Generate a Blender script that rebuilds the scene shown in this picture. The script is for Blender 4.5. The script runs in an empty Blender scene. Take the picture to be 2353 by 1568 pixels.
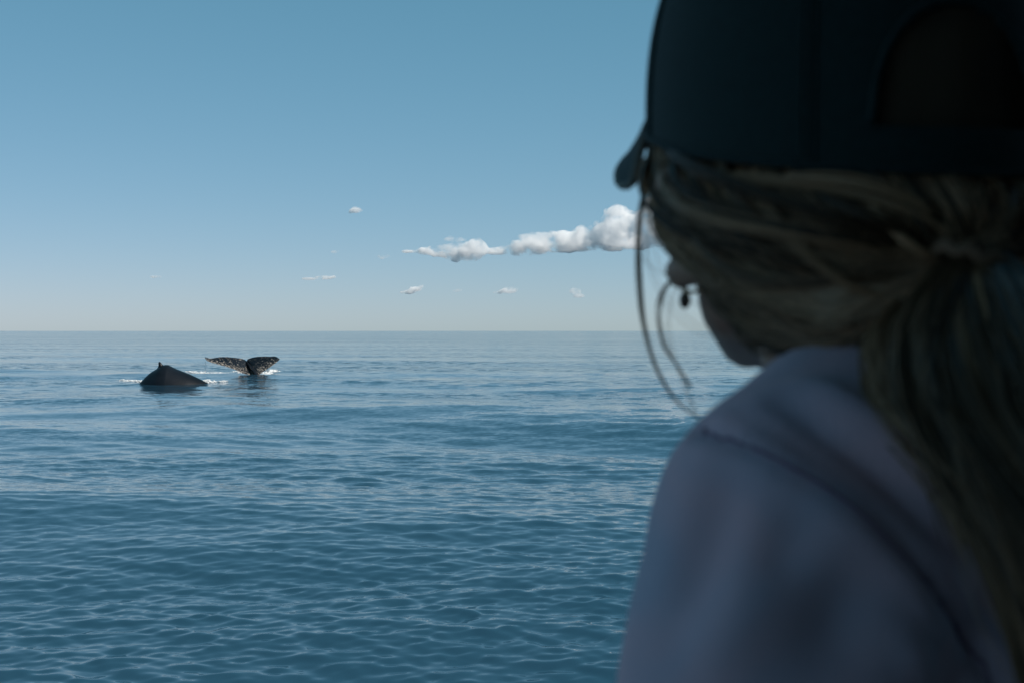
import bpy, bmesh, math, random
import numpy as np
from mathutils import Vector, Matrix, noise
from mathutils.bvhtree import BVHTree

random.seed(7); np.random.seed(7)
R = math.radians
scene = bpy.context.scene
COL = scene.collection

# ------------------------------------------------------------------ camera, light, exposure
H = 2.8                                   # eye height above the sea, standing on the boat deck
F = 50.0 / 36.0 * 2352                    # focal length in units of a 2352 px wide picture
cam = bpy.data.cameras.new('camera')
cam_ob = bpy.data.objects.new('camera', cam); COL.objects.link(cam_ob)
cam.lens = 50; cam.sensor_width = 36
cam.clip_start = 0.02; cam.clip_end = 120000
cam_ob.location = (0, 0, H)
cam_ob.rotation_euler = (R(90 - 0.42), 0, 0)
cam.dof.use_dof = True
cam.dof.focus_distance = 80
cam.dof.aperture_fstop = 14
scene.camera = cam_ob

SUN_EL, SUN_AZ = R(41), R(118)            # azimuth clockwise from the view direction (+Y): from the right, a little behind
world = bpy.data.worlds.new('World'); scene.world = world
world.use_nodes = True
wn = world.node_tree.nodes; wl = world.node_tree.links
bg = wn['Background']
sky = wn.new('ShaderNodeTexSky'); sky.sky_type = 'NISHITA'; sky.sun_disc = False
sky.sun_elevation = SUN_EL; sky.sun_rotation = SUN_AZ
sky.altitude = 0; sky.air_density = 0.6; sky.dust_density = 0.3; sky.ozone_density = 4
SKY = 0.1
sep = wn.new('ShaderNodeSeparateColor'); comb = wn.new('ShaderNodeCombineColor')
wl.new(sky.outputs[0], sep.inputs[0])
for ch, (k, g) in enumerate(((.85, .91), (.70, .55), (.755, .60))):      # the photograph's colour response
    p = wn.new('ShaderNodeMath'); p.operation = 'POWER'; p.inputs[1].default_value = g
    q = wn.new('ShaderNodeMath'); q.operation = 'MULTIPLY'; q.inputs[1].default_value = k * SKY ** g / SKY
    wl.new(sep.outputs[ch], p.inputs[0]); wl.new(p.outputs[0], q.inputs[0]); wl.new(q.outputs[0], comb.inputs[ch])
wl.new(comb.outputs[0], bg.inputs[0])
bg.inputs[1].default_value = SKY

sun = bpy.data.lights.new('sun', 'SUN'); sun.energy = 5.0; sun.angle = R(0.53); sun.color = (1, .93, .84)
sun_ob = bpy.data.objects.new('sun', sun); COL.objects.link(sun_ob)
sdir = Vector((math.sin(SUN_AZ) * math.cos(SUN_EL), math.cos(SUN_AZ) * math.cos(SUN_EL), math.sin(SUN_EL)))
sun_ob.rotation_euler = sdir.to_track_quat('Z', 'Y').to_euler()
sun_ob.location = sdir * 50

scene.view_settings.view_transform = 'Standard'; scene.view_settings.look = 'None'
scene.view_settings.exposure = 0; scene.view_settings.gamma = 1
scene.render.engine = 'CYCLES'
scene.cycles.use_denoising = True
scene.cycles.max_bounces = 24; scene.cycles.volume_bounces = 24
scene.cycles.diffuse_bounces = 4
scene.cycles.volume_step_rate = 1.0

# ------------------------------------------------------------------ helpers
def P(px, py, d):
    """The point that the photograph (measured 2352 px wide) shows at px, py, at depth d."""
    return Vector(((px - 1176) / F * d, d, H + (760 - py) / F * d))

def W(x, y, z):
    return Vector((x, y, z + H))

def link(name, me, mat=None, parent=None, smooth=True):
    if mat: me.materials.append(mat)
    if smooth: me.polygons.foreach_set('use_smooth', [True] * len(me.polygons))
    o = bpy.data.objects.new(name, me); COL.objects.link(o)
    if parent: o.parent = parent
    return o

def empty(name, loc=(0, 0, 0)):
    o = bpy.data.objects.new(name, None); COL.objects.link(o); o.location = loc
    return o

def tag(o, label=None, cat=None, group=None, kind=None):
    if label: o['label'] = label
    if cat: o['category'] = cat
    if group: o['group'] = group
    if kind: o['kind'] = kind
    return o

def keep(parent):
    """Children are modelled in world space: undo the parent's offset."""
    for c in COL.objects:
        if c.parent == parent: c.matrix_parent_inverse = Matrix.Translation(-Vector(parent.location))

def nodes(name):
    m = bpy.data.materials.new(name); m.use_nodes = True
    return m, m.node_tree.nodes, m.node_tree.links, m.node_tree.nodes['Principled BSDF']

def mat(name, col, rough=.6, metal=0, noise_scale=None, col2=None, bump=0, bump_scale=200, spec=.5, sss=0, coat=0, sheen=0):
    m, n, l, b = nodes(name)
    b.inputs['Base Color'].default_value = (*col, 1)
    b.inputs['Roughness'].default_value = rough
    b.inputs['Metallic'].default_value = metal
    b.inputs['Specular IOR Level'].default_value = spec
    b.inputs['Coat Weight'].default_value = coat
    if sheen: b.inputs['Sheen Weight'].default_value = sheen
    tc = n.new('ShaderNodeTexCoord')
    if noise_scale:
        t = n.new('ShaderNodeTexNoise'); t.inputs['Scale'].default_value = noise_scale; t.inputs['Detail'].default_value = 4
        l.new(tc.outputs['Object'], t.inputs['Vector'])
        r = n.new('ShaderNodeValToRGB'); r.color_ramp.elements[0].position = .35; r.color_ramp.elements[1].position = .65
        r.color_ramp.elements[0].color = (*col, 1); r.color_ramp.elements[1].color = (*(col2 or col), 1)
        l.new(t.outputs[0], r.inputs[0]); l.new(r.outputs[0], b.inputs['Base Color'])
    if bump:
        t = n.new('ShaderNodeTexNoise'); t.inputs['Scale'].default_value = bump_scale; t.inputs['Detail'].default_value = 3
        l.new(tc.outputs['Object'], t.inputs['Vector'])
        bp = n.new('ShaderNodeBump'); bp.inputs['Strength'].default_value = bump; bp.inputs['Distance'].default_value = .002
        l.new(t.outputs[0], bp.inputs['Height']); l.new(bp.outputs[0], b.inputs['Normal'])
    return m

def np_mesh(name, verts, faces):
    """verts (n,3), faces (m,4) quads."""
    me = bpy.data.meshes.new(name)
    verts = np.asarray(verts, np.float32); faces = np.asarray(faces, np.int32)
    me.vertices.add(len(verts)); me.vertices.foreach_set('co', verts.ravel())
    k = faces.shape[1]
    me.loops.add(faces.size); me.loops.foreach_set('vertex_index', faces.ravel())
    me.polygons.add(len(faces))
    me.polygons.foreach_set('loop_start', np.arange(0, faces.size, k, dtype=np.int32))
    me.polygons.foreach_set('loop_total', np.full(len(faces), k, np.int32))
    me.update(calc_edges=True); me.validate()
    return me

def grid_faces(nr, nc, wrap=False):
    i = np.arange(nr - 1)[:, None]; j = np.arange(nc if wrap else nc - 1)[None, :]
    j2 = (j + 1) % nc
    a = i * nc + j; b = i * nc + j2; c = (i + 1) * nc + j2; d = (i + 1) * nc + j
    return np.stack([a, b, c, d], -1).reshape(-1, 4)

# ---- blob modelling: overlapping volumes fused to one skin
_ball = {}
def bm_ell(bm, c, r, rot=None, seg=24):
    M = Matrix.Translation(Vector(c)) @ ((rot.to_4x4()) if rot else Matrix.Identity(4)) @ Matrix.Diagonal((*r, 1))
    if seg not in _ball:
        t = bmesh.new(); bmesh.ops.create_uvsphere(t, u_segments=seg, v_segments=seg // 2, radius=1)
        t.verts.index_update()
        _ball[seg] = ([v.co.copy() for v in t.verts], [[v.index for v in f.verts] for f in t.faces]); t.free()
    vs, fs = _ball[seg]
    nv = [bm.verts.new(M @ v) for v in vs]
    for f in fs: bm.faces.new([nv[i] for i in f])

def bm_cap(bm, pts, rads, seg=16):
    """tapered chain with round joints"""
    pts = [Vector(p) for p in pts]
    for k in range(len(pts)):
        bm_ell(bm, pts[k], (rads[k],) * 3, seg=seg)
        if k:
            a, b = pts[k - 1], pts[k]; d = b - a
            if d.length < 1e-6: continue
            M = Matrix.Translation((a + b) / 2) @ d.to_track_quat('Z', 'Y').to_matrix().to_4x4()
            bmesh.ops.create_cone(bm, cap_ends=True, segments=seg, radius1=rads[k - 1], radius2=rads[k], depth=d.length, matrix=M)

def fuse(bm, voxel, smooth=6, name='tmp', rough=()):
    me = bpy.data.meshes.new(name); bm.to_mesh(me); bm.free()
    o = bpy.data.objects.new(name, me); COL.objects.link(o)
    m = o.modifiers.new('r', 'REMESH'); m.mode = 'VOXEL'; m.voxel_size = voxel
    if smooth:
        s = o.modifiers.new('s', 'SMOOTH'); s.factor = .5; s.iterations = smooth
    for size, strength in rough:
        t = bpy.data.textures.new('puffs', 'CLOUDS'); t.noise_scale = size; t.noise_depth = 3
        q = o.modifiers.new('d', 'DISPLACE'); q.texture = t; q.strength = strength; q.mid_level = .5; q.texture_coords = 'LOCAL'
    dg = bpy.context.evaluated_depsgraph_get(); dg.update()
    out = bpy.data.meshes.new_from_object(o.evaluated_get(dg)); out.name = name
    bpy.data.objects.remove(o); bpy.data.meshes.remove(me)
    return out

def tube_arrays(pts, rads, seg=5):
    """vertices and quads of a tube along pts"""
    pts = np.asarray(pts, float); n = len(pts)
    rads = np.broadcast_to(rads, (n,)).astype(float)
    t = np.gradient(pts, axis=0); t /= np.linalg.norm(t, axis=1)[:, None] + 1e-12
    up = np.array([.31, .17, .93]); a = np.cross(t, up); a /= np.linalg.norm(a, axis=1)[:, None] + 1e-9
    b = np.cross(t, a)
    th = np.linspace(0, 2 * np.pi, seg, endpoint=False)
    v = pts[:, None, :] + rads[:, None, None] * (np.cos(th)[None, :, None] * a[:, None, :] + np.sin(th)[None, :, None] * b[:, None, :])
    return v.reshape(-1, 3), grid_faces(n, seg, True)

def tubes_mesh(name, list_pr, seg=5):
    V, Fc, off, T = [], [], 0, []
    for item in list_pr:
        v, f = tube_arrays(item[0], item[1], seg); V.append(v); Fc.append(f + off); off += len(v)
        T.append(np.full(len(v), item[2] if len(item) > 2 else .4, np.float32))
    me = np_mesh(name, np.concatenate(V), np.concatenate(Fc))
    if len(list_pr[0]) > 2:
        me.attributes.new('tone', 'FLOAT', 'POINT').data.foreach_set('value', np.concatenate(T))
    return me

def smooth_path(pts, n=24):
    """Catmull-Rom through the points"""
    p = [Vector(q) for q in pts]; p = [2 * p[0] - p[1]] + p + [2 * p[-1] - p[-2]]
    out = []; m = len(p) - 3
    for k in range(n):
        u = k / (n - 1) * m; i = min(int(u), m - 1); t = u - i
        a, b, c, d = p[i:i + 4]
        out.append(.5 * ((2 * b) + (c - a) * t + (2 * a - 5 * b + 4 * c - d) * t * t + (3 * b - a - 3 * c + d) * t ** 3))
    return out

# ------------------------------------------------------------------ the sea
WHALE1 = (-31.0, 75.0)      # filled in below from the picture, rough centres of the two whales
def wave_field(X, Y, spacing):
    rng = np.random.RandomState(11)
    Z = np.zeros_like(X); DX = np.zeros_like(X); DY = np.zeros_like(X)
    lams = np.concatenate([np.geomspace(9, 30, 7), np.geomspace(1.9, 8, 16), np.geomspace(.16, 1.7, 130)])
    # patchiness: gusts roughen some streaks and leave others calm
    def patch(sx, sy, ph):
        return np.sin(X / sx + ph + 1.7 * np.sin(Y / (sy * 2.3) + ph)) * np.sin(Y / sy + 2.1 * ph + 1.3 * np.sin(X / (sx * 1.7)))
    gust = 1 + .34 * patch(19, 5.3, .4) + .26 * patch(43, 11, 2.0) + .15 * patch(6, 3.1, 1.1)
    calm = 1 - .7 * np.clip((np.hypot(X, Y) - 45) / 25, 0, 1)
    for lam in lams:
        k = 2 * np.pi / lam
        if lam > 8.5: th = R(90 - 22) + rng.normal(0, .22); slope = .023
        elif lam > 1.8: th = R(90 - 10) + rng.normal(0, .6); slope = .0065
        else: th = R(90 + rng.choice([-30, 26])) + rng.normal(0, .42); slope = .0092 * (.66 if lam > .8 else 1.45 if lam > .27 else 1.8)
        amp = slope / k * 1.414 * rng.uniform(.6, 1.3)
        ph = rng.uniform(0, 6.283)
        wx, wy = math.cos(th), math.sin(th)
        fade = np.clip((lam / spacing - 2.5) / 3.0, 0, 1)
        a = k * (wx * X + wy * Y) + ph
        A = amp * fade * (gust if lam < 3 else 1)
        if lam > 8.5: A = A * calm
        Z += A * np.cos(a)
        if lam > .5:
            DX -= .9 * A * wx * np.sin(a); DY -= .9 * A * wy * np.sin(a)
    # rings and slicks the whales push up
    for (cx, cy, rx, ry, h) in [(-24, 88, 14, .9, .13), (-27, 84.5, 9, .7, .09), (-36, 97, 12, 1.6, .17), (-37, 91, 9, 1.3, .15), (-38, 84, 9, 1.0, .12), (-20, 72.5, 5, .5, .07), (-13, 84, 7, .8, .10), (-10, 80.5, 5, .6, .06)]:
        Z += h * np.exp(-((X - cx) / rx) ** 2 - ((Y - cy) / ry) ** 2) * (1 + .12 * np.sin(X * .7))
    return Z, DX, DY

def build_sea():
    rows = 780; cols = 760
    ir = np.linspace(1 / 7.0, 1 / 260.0, rows); r = 1 / ir
    r = np.concatenate([r, np.geomspace(275, 60000, 60)])
    th = np.linspace(R(90 + 33), R(90 - 33), cols)
    Rr, T = np.meshgrid(r, th, indexing='ij')
    X = Rr * np.cos(T); Y = Rr * np.sin(T)
    dr = np.gradient(r)[:, None] * np.ones_like(T)
    spacing = np.maximum(dr * .8, Rr * abs(th[1] - th[0]))
    # towards its edges the fine patch takes on the detail of the coarser sea it meets
    coarse = np.maximum(.17, Rr * R(294) / 360)
    edge = np.clip(np.minimum((R(33) - abs(T - R(90))) / R(6), (Rr - 7.0) / 1.8), 0, 1)
    edge = edge * edge * (3 - 2 * edge)
    spacing = np.maximum(spacing, coarse * (1 - edge))
    Z, DX, DY = wave_field(X, Y, spacing)
    DX *= edge; DY *= edge
    far = np.clip((Rr - 200) / 60, 0, 1); Z *= 1 - far
    v1 = np.stack([X + DX * (1 - far), Y + DY * (1 - far), Z], -1).reshape(-1, 3)
    f1 = grid_faces(len(r), cols)[:, ::-1]
    # the rest of the circle round the boat, coarser
    r2 = np.concatenate([[0.01], np.linspace(.5, 7, 50)[:-1], 1 / np.linspace(1 / 7.0, 1 / 260., 220), np.geomspace(275, 60000, 25)])
    th2 = np.linspace(R(90 - 33), R(90 + 33 - 360), 360)
    Rr2, T2 = np.meshgrid(r2, th2, indexing='ij')
    X2 = Rr2 * np.cos(T2); Y2 = Rr2 * np.sin(T2)
    sp2 = np.maximum(np.maximum(np.gradient(r2)[:, None] * .8, .17), Rr2 * R(294) / 360)
    Z2, _, _ = wave_field(X2, Y2, sp2)
    Z2 *= np.clip(1 - (Rr2 - 200) / 60, 0, 1)
    v2 = np.stack([X2, Y2, Z2 - .0], -1).reshape(-1, 3)
    f2 = grid_faces(len(r2), 360)[:, ::-1] + len(v1)
    # the wedge close under the boat
    r3 = np.linspace(.01, 7.0, 70); th3 = np.linspace(R(123), R(57), 100)
    Rr3, T3 = np.meshgrid(r3, th3, indexing='ij')
    X3 = Rr3 * np.cos(T3); Y3 = Rr3 * np.sin(T3); Z3, _, _ = wave_field(X3, Y3, np.full_like(X3, .17))
    v3 = np.stack([X3, Y3, Z3], -1).reshape(-1, 3); f3 = grid_faces(70, 100)[:, ::-1] + len(v1) + len(v2)
    me = np_mesh('sea', np.concatenate([v1, v2, v3]), np.concatenate([f1, f2, f3]))
    m, n, l, b = nodes('sea_water')
    b.inputs['Base Color'].default_value = (.016, .054, .088, 1)
    b.inputs['IOR'].default_value = 1.333
    b.inputs['Roughness'].default_value = .07
    tc = n.new('ShaderNodeTexCoord')
    geo = n.new('ShaderNodeNewGeometry')
    def noisy(scale, detail, sx=1, sy=1, rot=0):
        mp = n.new('ShaderNodeMapping'); mp.inputs['Scale'].default_value = (sx, sy, 1); mp.inputs['Rotation'].default_value = (0, 0, rot)
        l.new(tc.outputs['Object'], mp.inputs[0])
        t = n.new('ShaderNodeTexNoise'); t.inputs['Scale'].default_value = scale; t.inputs['Detail'].default_value = detail
        t.inputs['Roughness'].default_value = .55
        l.new(mp.outputs[0], t.inputs['Vector']); return t
    def vm(op, a, b_):
        x = n.new('ShaderNodeVectorMath'); x.operation = op
        for i, s in enumerate((a, b_)):
            if s is None: continue
            if isinstance(s, (tuple, list)): x.inputs[i].default_value = s
            else: l.new(s, x.inputs[i])
        return x.outputs[0]
    def fm(op, a, b_=None, clamp=False):
        x = n.new('ShaderNodeMath'); x.operation = op; x.use_clamp = clamp
        for i, s in enumerate((a, b_)):
            if s is None: continue
            if isinstance(s, (int, float)): x.inputs[i].default_value = s
            else: l.new(s, x.inputs[i])
        return x.outputs[0]
    # fine ripples everywhere, and the wavelets too small for the mesh further out
    fine = noisy(7.0, 3, .6, 1.0, .3)
    mid = noisy(1.9, 4, .55, 1.0, -.3)
    dist = n.new('ShaderNodeVectorMath'); dist.operation = 'LENGTH'; l.new(tc.outputs['Object'], dist.inputs[0])
    far_w = fm('MULTIPLY', fm('SUBTRACT', dist.outputs['Value'], 25.0), 1 / 70.0, True)
    streak = noisy(.011, 3, 1.0, 5.5)              # calm and ruffled streaks
    st = n.new('ShaderNodeMapRange'); st.inputs['From Min'].default_value = .38; st.inputs['From Max'].default_value = .6
    st.inputs['To Min'].default_value = .15; st.inputs['To Max'].default_value = 1.1
    l.new(streak.outputs[0], st.inputs[0])
    f_amp = fm('MULTIPLY', st.outputs[0], .34)
    m_amp = fm('MULTIPLY', fm('MULTIPLY', far_w, st.outputs[0]), .95)
    def scaled(tex, amp):
        v = vm('SUBTRACT', tex.outputs['Color'], (.5, .5, .5))
        s = n.new('ShaderNodeVectorMath'); s.operation = 'SCALE'; l.new(v, s.inputs[0]); l.new(amp, s.inputs['Scale'])
        return s.outputs[0]
    tot = vm('ADD', scaled(fine, f_amp), scaled(mid, m_amp))
    tot = vm('MULTIPLY', tot, (1, 1, 0))
    nn = vm('NORMALIZE', vm('ADD', geo.outputs['Normal'], tot), None)
    l.new(nn, b.inputs['Normal'])
    o = link('sea', me, m)
    tag(o, kind='structure')
    return o
sea = build_sea()

# ------------------------------------------------------------------ clouds
def cloud_material():
    m = bpy.data.materials.new('cloud_vapour'); m.use_nodes = True
    n, l = m.node_tree.nodes, m.node_tree.links
    n.remove(n['Principled BSDF'])
    v = n.new('ShaderNodeVolumePrincipled'); l.new(v.outputs[0], n['Material Output'].inputs['Volume'])
    v.inputs['Color'].default_value = (.998, .998, .999, 1)
    v.inputs['Anisotropy'].default_value = 0
    return m, n, l, v
def make_cloud_mats():
    out = {}
    for key, dens in (('thick', .019), ('thin', .022), ('veil', .009)):
        m, n, l, v = cloud_material(); m.name = 'cloud_vapour_' + key
        tc = n.new('ShaderNodeTexCoord'); t = n.new('ShaderNodeTexNoise'); t.inputs['Scale'].default_value = 1 / 170.; t.inputs['Detail'].default_value = 8; t.inputs['Roughness'].default_value = .62
        l.new(tc.outputs['Object'], t.inputs['Vector'])
        mr = n.new('ShaderNodeMapRange'); mr.inputs['From Min'].default_value = .44; mr.inputs['From Max'].default_value = .66
        mr.inputs['To Min'].default_value = 0; mr.inputs['To Max'].default_value = dens * 1.8
        l.new(t.outputs[0], mr.inputs[0]); l.new(mr.outputs[0], v.inputs['Density'])
        out[key] = m
    return out
CM = make_cloud_mats()
def cloud(lumps, d, kind, label, seed, veil=(), grain=1.0):
    """lumps: (px, py, half width, half height) in the photograph's frame, at distance d"""
    rng = random.Random(seed)
    bm = bmesh.new(); s = d / F
    for (px, py, w, h) in lumps:
        c = P(px, py, d)
        bm_ell(bm, c, (w * s * .95, w * s * .9, h * s * .95), seg=12)
        for k in range(int(8 + w * h / 60)):
            a = rng.uniform(0, 6.28); e = rng.uniform(-.4, 1.5); q = rng.uniform(.6, 1.0)
            dirv = Vector((math.cos(a) * math.cos(e), math.sin(a) * math.cos(e), math.sin(e)))
            cc = c + Vector((dirv.x * w * s * q, dirv.y * w * s * q, dirv.z * h * s * q))
            r = rng.uniform(.14, .4) * min(w, h * 1.6) * s
            bm_ell(bm, cc, (r * rng.uniform(1, 1.5), r * rng.uniform(1, 1.4), r), seg=10)
    me = fuse(bm, max(11.0, 14.0 * grain) if kind == 'thick' else 11.0, 1, 'cloud', ((190, 60), (50, 34)) if kind == 'thick' else ((60, 24), (25, 14)))
    o = link('cloud', me, CM[kind])
    if veil:
        vb = bmesh.new()
        for (px, py, w, h) in veil:
            for k in range(14):
                c = P(px + rng.uniform(-.8, .8) * w, py + rng.uniform(-.6, .6) * h, d)
                r = rng.uniform(.25, .6)
                bm_ell(vb, c, (w * s * r, w * s * r * .7, h * s * r), seg=10)
        link('cloud_veil', fuse(vb, 14, 1, 'cloud_veil', ((120, 50), (40, 24))), CM['veil'], o)
    return tag(o, label, 'cloud', 'fair weather clouds low over the sea')
D1 = 14000
cloud([(1410, 540, 60, 42), (1425, 505, 38, 30), (1470, 540, 55, 38), (1515, 520, 60, 48), (1350, 552, 50, 26), (1290, 562, 60, 22), (1220, 568, 55, 18), (1575, 520, 50, 50), (1200, 578, 30, 9)], D1, 'thick',
      'largest towering white cumulus cloud beside the loose hair strands', 1, [(1300, 554, 90, 22), (1200, 564, 60, 13), (1380, 552, 90, 26), (1240, 548, 50, 12)])
cloud([(1080, 582, 34, 22), (1100, 572, 22, 16), (1045, 590, 22, 12), (990, 578, 20, 11), (1010, 584, 24, 8), (970, 577, 14, 6), (1140, 578, 26, 8)], D1, 'thick', 'second largest puffy white cloud, just left of the towering one', 2, [(1060, 576, 60, 16), (980, 578, 45, 8), (1130, 578, 40, 11)])
cloud([(882, 590, 19, 7), (872, 587, 9, 5)], D1, 'thin', 'small bright cloud at the left end of the cumulus row', 3)
cloud([(937, 578, 16, 4)], D1, 'thin', 'small flat cloud scrap between two puffs of the cumulus row', 4)
cloud([(1045, 550, 30, 6)], D1, 'veil', 'faint thin cloud wisp above the second largest cloud', 5)
cloud([(818, 484, 17, 7), (806, 488, 9, 4)], D1, 'thin', 'small lone cloud, highest in the sky', 6)
cloud([(745, 638, 24, 5), (715, 641, 26, 3.5), (765, 636, 8, 4)], D1 * 1.3, 'thin', 'long thin cloud low over the sea right of the tail fluke', 7)
cloud([(955, 664, 18, 6), (935, 671, 20, 5), (966, 659, 8, 4)], D1 * 1.3, 'thin', 'slanting ragged cloud low above the horizon under the cumulus row', 8)
cloud([(1168, 668, 22, 7), (1180, 664, 12, 7), (1145, 672, 14, 4)], D1 * 1.3, 'thin', 'small puffy low cloud under the long tail of the towering cumulus', 9)
cloud([(1320, 668, 13, 8), (1330, 680, 14, 5)], D1 * 1.3, 'veil', 'faint low cloud nearest the strands of hair, above the horizon', 10)
cloud([(357, 636, 15, 3.5)], D1 * 1.3, 'thin', 'tiny flat cloud low over the humped whale', 11)
cloud([(770, 579, 12, 4)], D1 * 1.3, 'veil', 'tiny faint cloud left of the cumulus row', 12)
cloud([(1050, 667, 16, 4)], D1 * 1.3, 'veil', 'tiny faint cloud between the slanting and the puffy low cloud', 13)

# ------------------------------------------------------------------ whales
def whale_skin(name, spots):
    m, n, l, b = nodes(name)
    b.inputs['Roughness'].default_value = .26 if spots else .34
    b.inputs['Specular IOR Level'].default_value = .4 if spots else .17
    tc = n.new('ShaderNodeTexCoord')
    t = n.new('ShaderNodeTexNoise'); t.inputs['Scale'].default_value = 1.3; t.inputs['Detail'].default_value = 5
    l.new(tc.outputs['Object'], t.inputs['Vector'])
    r = n.new('ShaderNodeValToRGB')
    r.color_ramp.elements[0].position = .3; r.color_ramp.elements[0].color = (.004, .006, .009, 1)
    r.color_ramp.elements[1].position = .75; r.color_ramp.elements[1].color = (.009, .012, .017, 1)
    l.new(t.outputs[0], r.inputs[0])
    last = r.outputs[0]
    if spots:
        at = n.new('ShaderNodeAttribute'); at.attribute_name = 'edge'      # more scars and barnacle marks near the leading edge
        prev = last
        for sc, lo, hi, seed in ((12, .645, .675, 0), (25, .645, .675, 3), (6, .73, .75, 9)):
            mp = n.new('ShaderNodeMapping'); mp.inputs['Location'].default_value = (seed, seed, 0); mp.inputs['Scale'].default_value = (.6, 1, 1.3)
            l.new(tc.outputs['Object'], mp.inputs[0])
            s = n.new('ShaderNodeTexNoise'); s.inputs['Scale'].default_value = sc; s.inputs['Detail'].default_value = 2.5
            l.new(mp.outputs[0], s.inputs['Vector'])
            ad = n.new('ShaderNodeMath'); ad.operation = 'MULTIPLY_ADD'; ad.inputs[1].default_value = .10
            l.new(at.outputs['Fac'], ad.inputs[0]); l.new(s.outputs[0], ad.inputs[2])
            mr = n.new('ShaderNodeMapRange'); mr.inputs['From Min'].default_value = lo + .03; mr.inputs['From Max'].default_value = hi + .03
            l.new(ad.outputs[0], mr.inputs[0])
            mx = n.new('ShaderNodeMix'); mx.data_type = 'RGBA'; mx.inputs[7].default_value = (.36, .31, .26, 1)
            l.new(mr.outputs[0], mx.inputs[0]); l.new(prev, mx.inputs[6]); prev = mx.outputs[2]
        last = prev
    l.new(last, b.inputs['Base Color'])
    t2 = n.new('ShaderNodeTexNoise'); t2.inputs['Scale'].default_value = 9; t2.inputs['Detail'].default_value = 4
    l.new(tc.outputs['Object'], t2.inputs['Vector'])
    bp = n.new('ShaderNodeBump'); bp.inputs['Strength'].default_value = .22 if spots else .12; bp.inputs['Distance'].default_value = .05
    l.new(t2.outputs[0], bp.inputs['Height']); l.new(bp.outputs[0], b.inputs['Normal'])
    return m
SK1 = whale_skin('wet_whale_back', False); SK2 = whale_skin('scarred_whale_fluke', True)

def Z2P(zx, zy):       # coordinates measured in an enlarged crop of the photograph
    return (350 + zx * .2975) * 2352 / 3464, (1150 + zy * .2975) * 2352 / 3464

def arched_whale():
    d = 75.6
    prof = [(330, 600), (400, 500), (455, 440), (520, 378), (570, 345), (610, 322), (645, 300), (690, 281), (735, 280), (770, 297), (830, 326), (900, 353), (980, 385), (1060, 422), (1140, 462), (1210, 510), (1300, 590)]
    path = [P(*Z2P(q.x, q.y), d) for q in smooth_path([Vector((a, b, 0)) for a, b in prof], 90)]
    zz = np.array([p.z for p in path]); kern = np.exp(-np.linspace(-2, 2, 57) ** 2); kern /= kern.sum()
    zsm = np.convolve(np.pad(zz, 28, mode='reflect', reflect_type='odd'), kern, 'valid') - .06
    V = []
    seg = 40; zc = -1.1
    for i, p in enumerate(path):
        u = i / 89
        w = .12 + 1.15 * math.sin(math.pi * min(1, u * .95 + .03)) ** .8
        for k in range(seg):
            a = 2 * math.pi * k / seg
            ca, sa = math.cos(a), math.sin(a)
            # a little ridged along the spine
            V.append((p.x, p.y + ca * w, zc + ((zsm[i] + (p.z - zsm[i]) * max(0, sa) ** 5) - zc) * (sa if sa > 0 else sa * .6)))
    me = np_mesh('back', V, grid_faces(90, seg, True))
    root = empty('humpback_whale', P(*Z2P(800, 490), d))
    root.location.z = 0
    o = link('back', me, SK1, root)
    # small hooked dorsal fin
    fin = [(598, 330), (618, 306), (625, 282), (624, 260), (630, 245), (643, 246), (658, 260), (668, 275), (690, 286), (715, 290), (720, 330)]
    outline = [P(*Z2P(a, b), d) for a, b in fin]
    cen = P(*Z2P(655, 312), d)
    n = 40; out = smooth_path(outline + [outline[0]], n)
    rings = []
    for s_, th_ in ((0.02, .17), (.35, .15), (.65, .11), (.88, .06), (1.0, .0)):
        rings.append([(cen + (p - cen) * s_, th_) for p in out])
    V = []
    for sgn in (-1, 1):
        for ring in rings:
            for p, th_ in ring: V.append((p.x, p.y + sgn * th_ * (1.0 if p.z < cen.z else .6), p.z))
    V = np.array(V); f = grid_faces(5, n, False)
    me = np_mesh('dorsal_fin', V, np.concatenate([f, f[:, ::-1] + 5 * n]))
    fo = link('dorsal_fin', me, SK1, root)
    keep(root)
    tag(root, 'dark humpback whale arching its back with a small hooked dorsal fin above the water', 'whale', 'humpback whales at the surface')
arched_whale()

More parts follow.
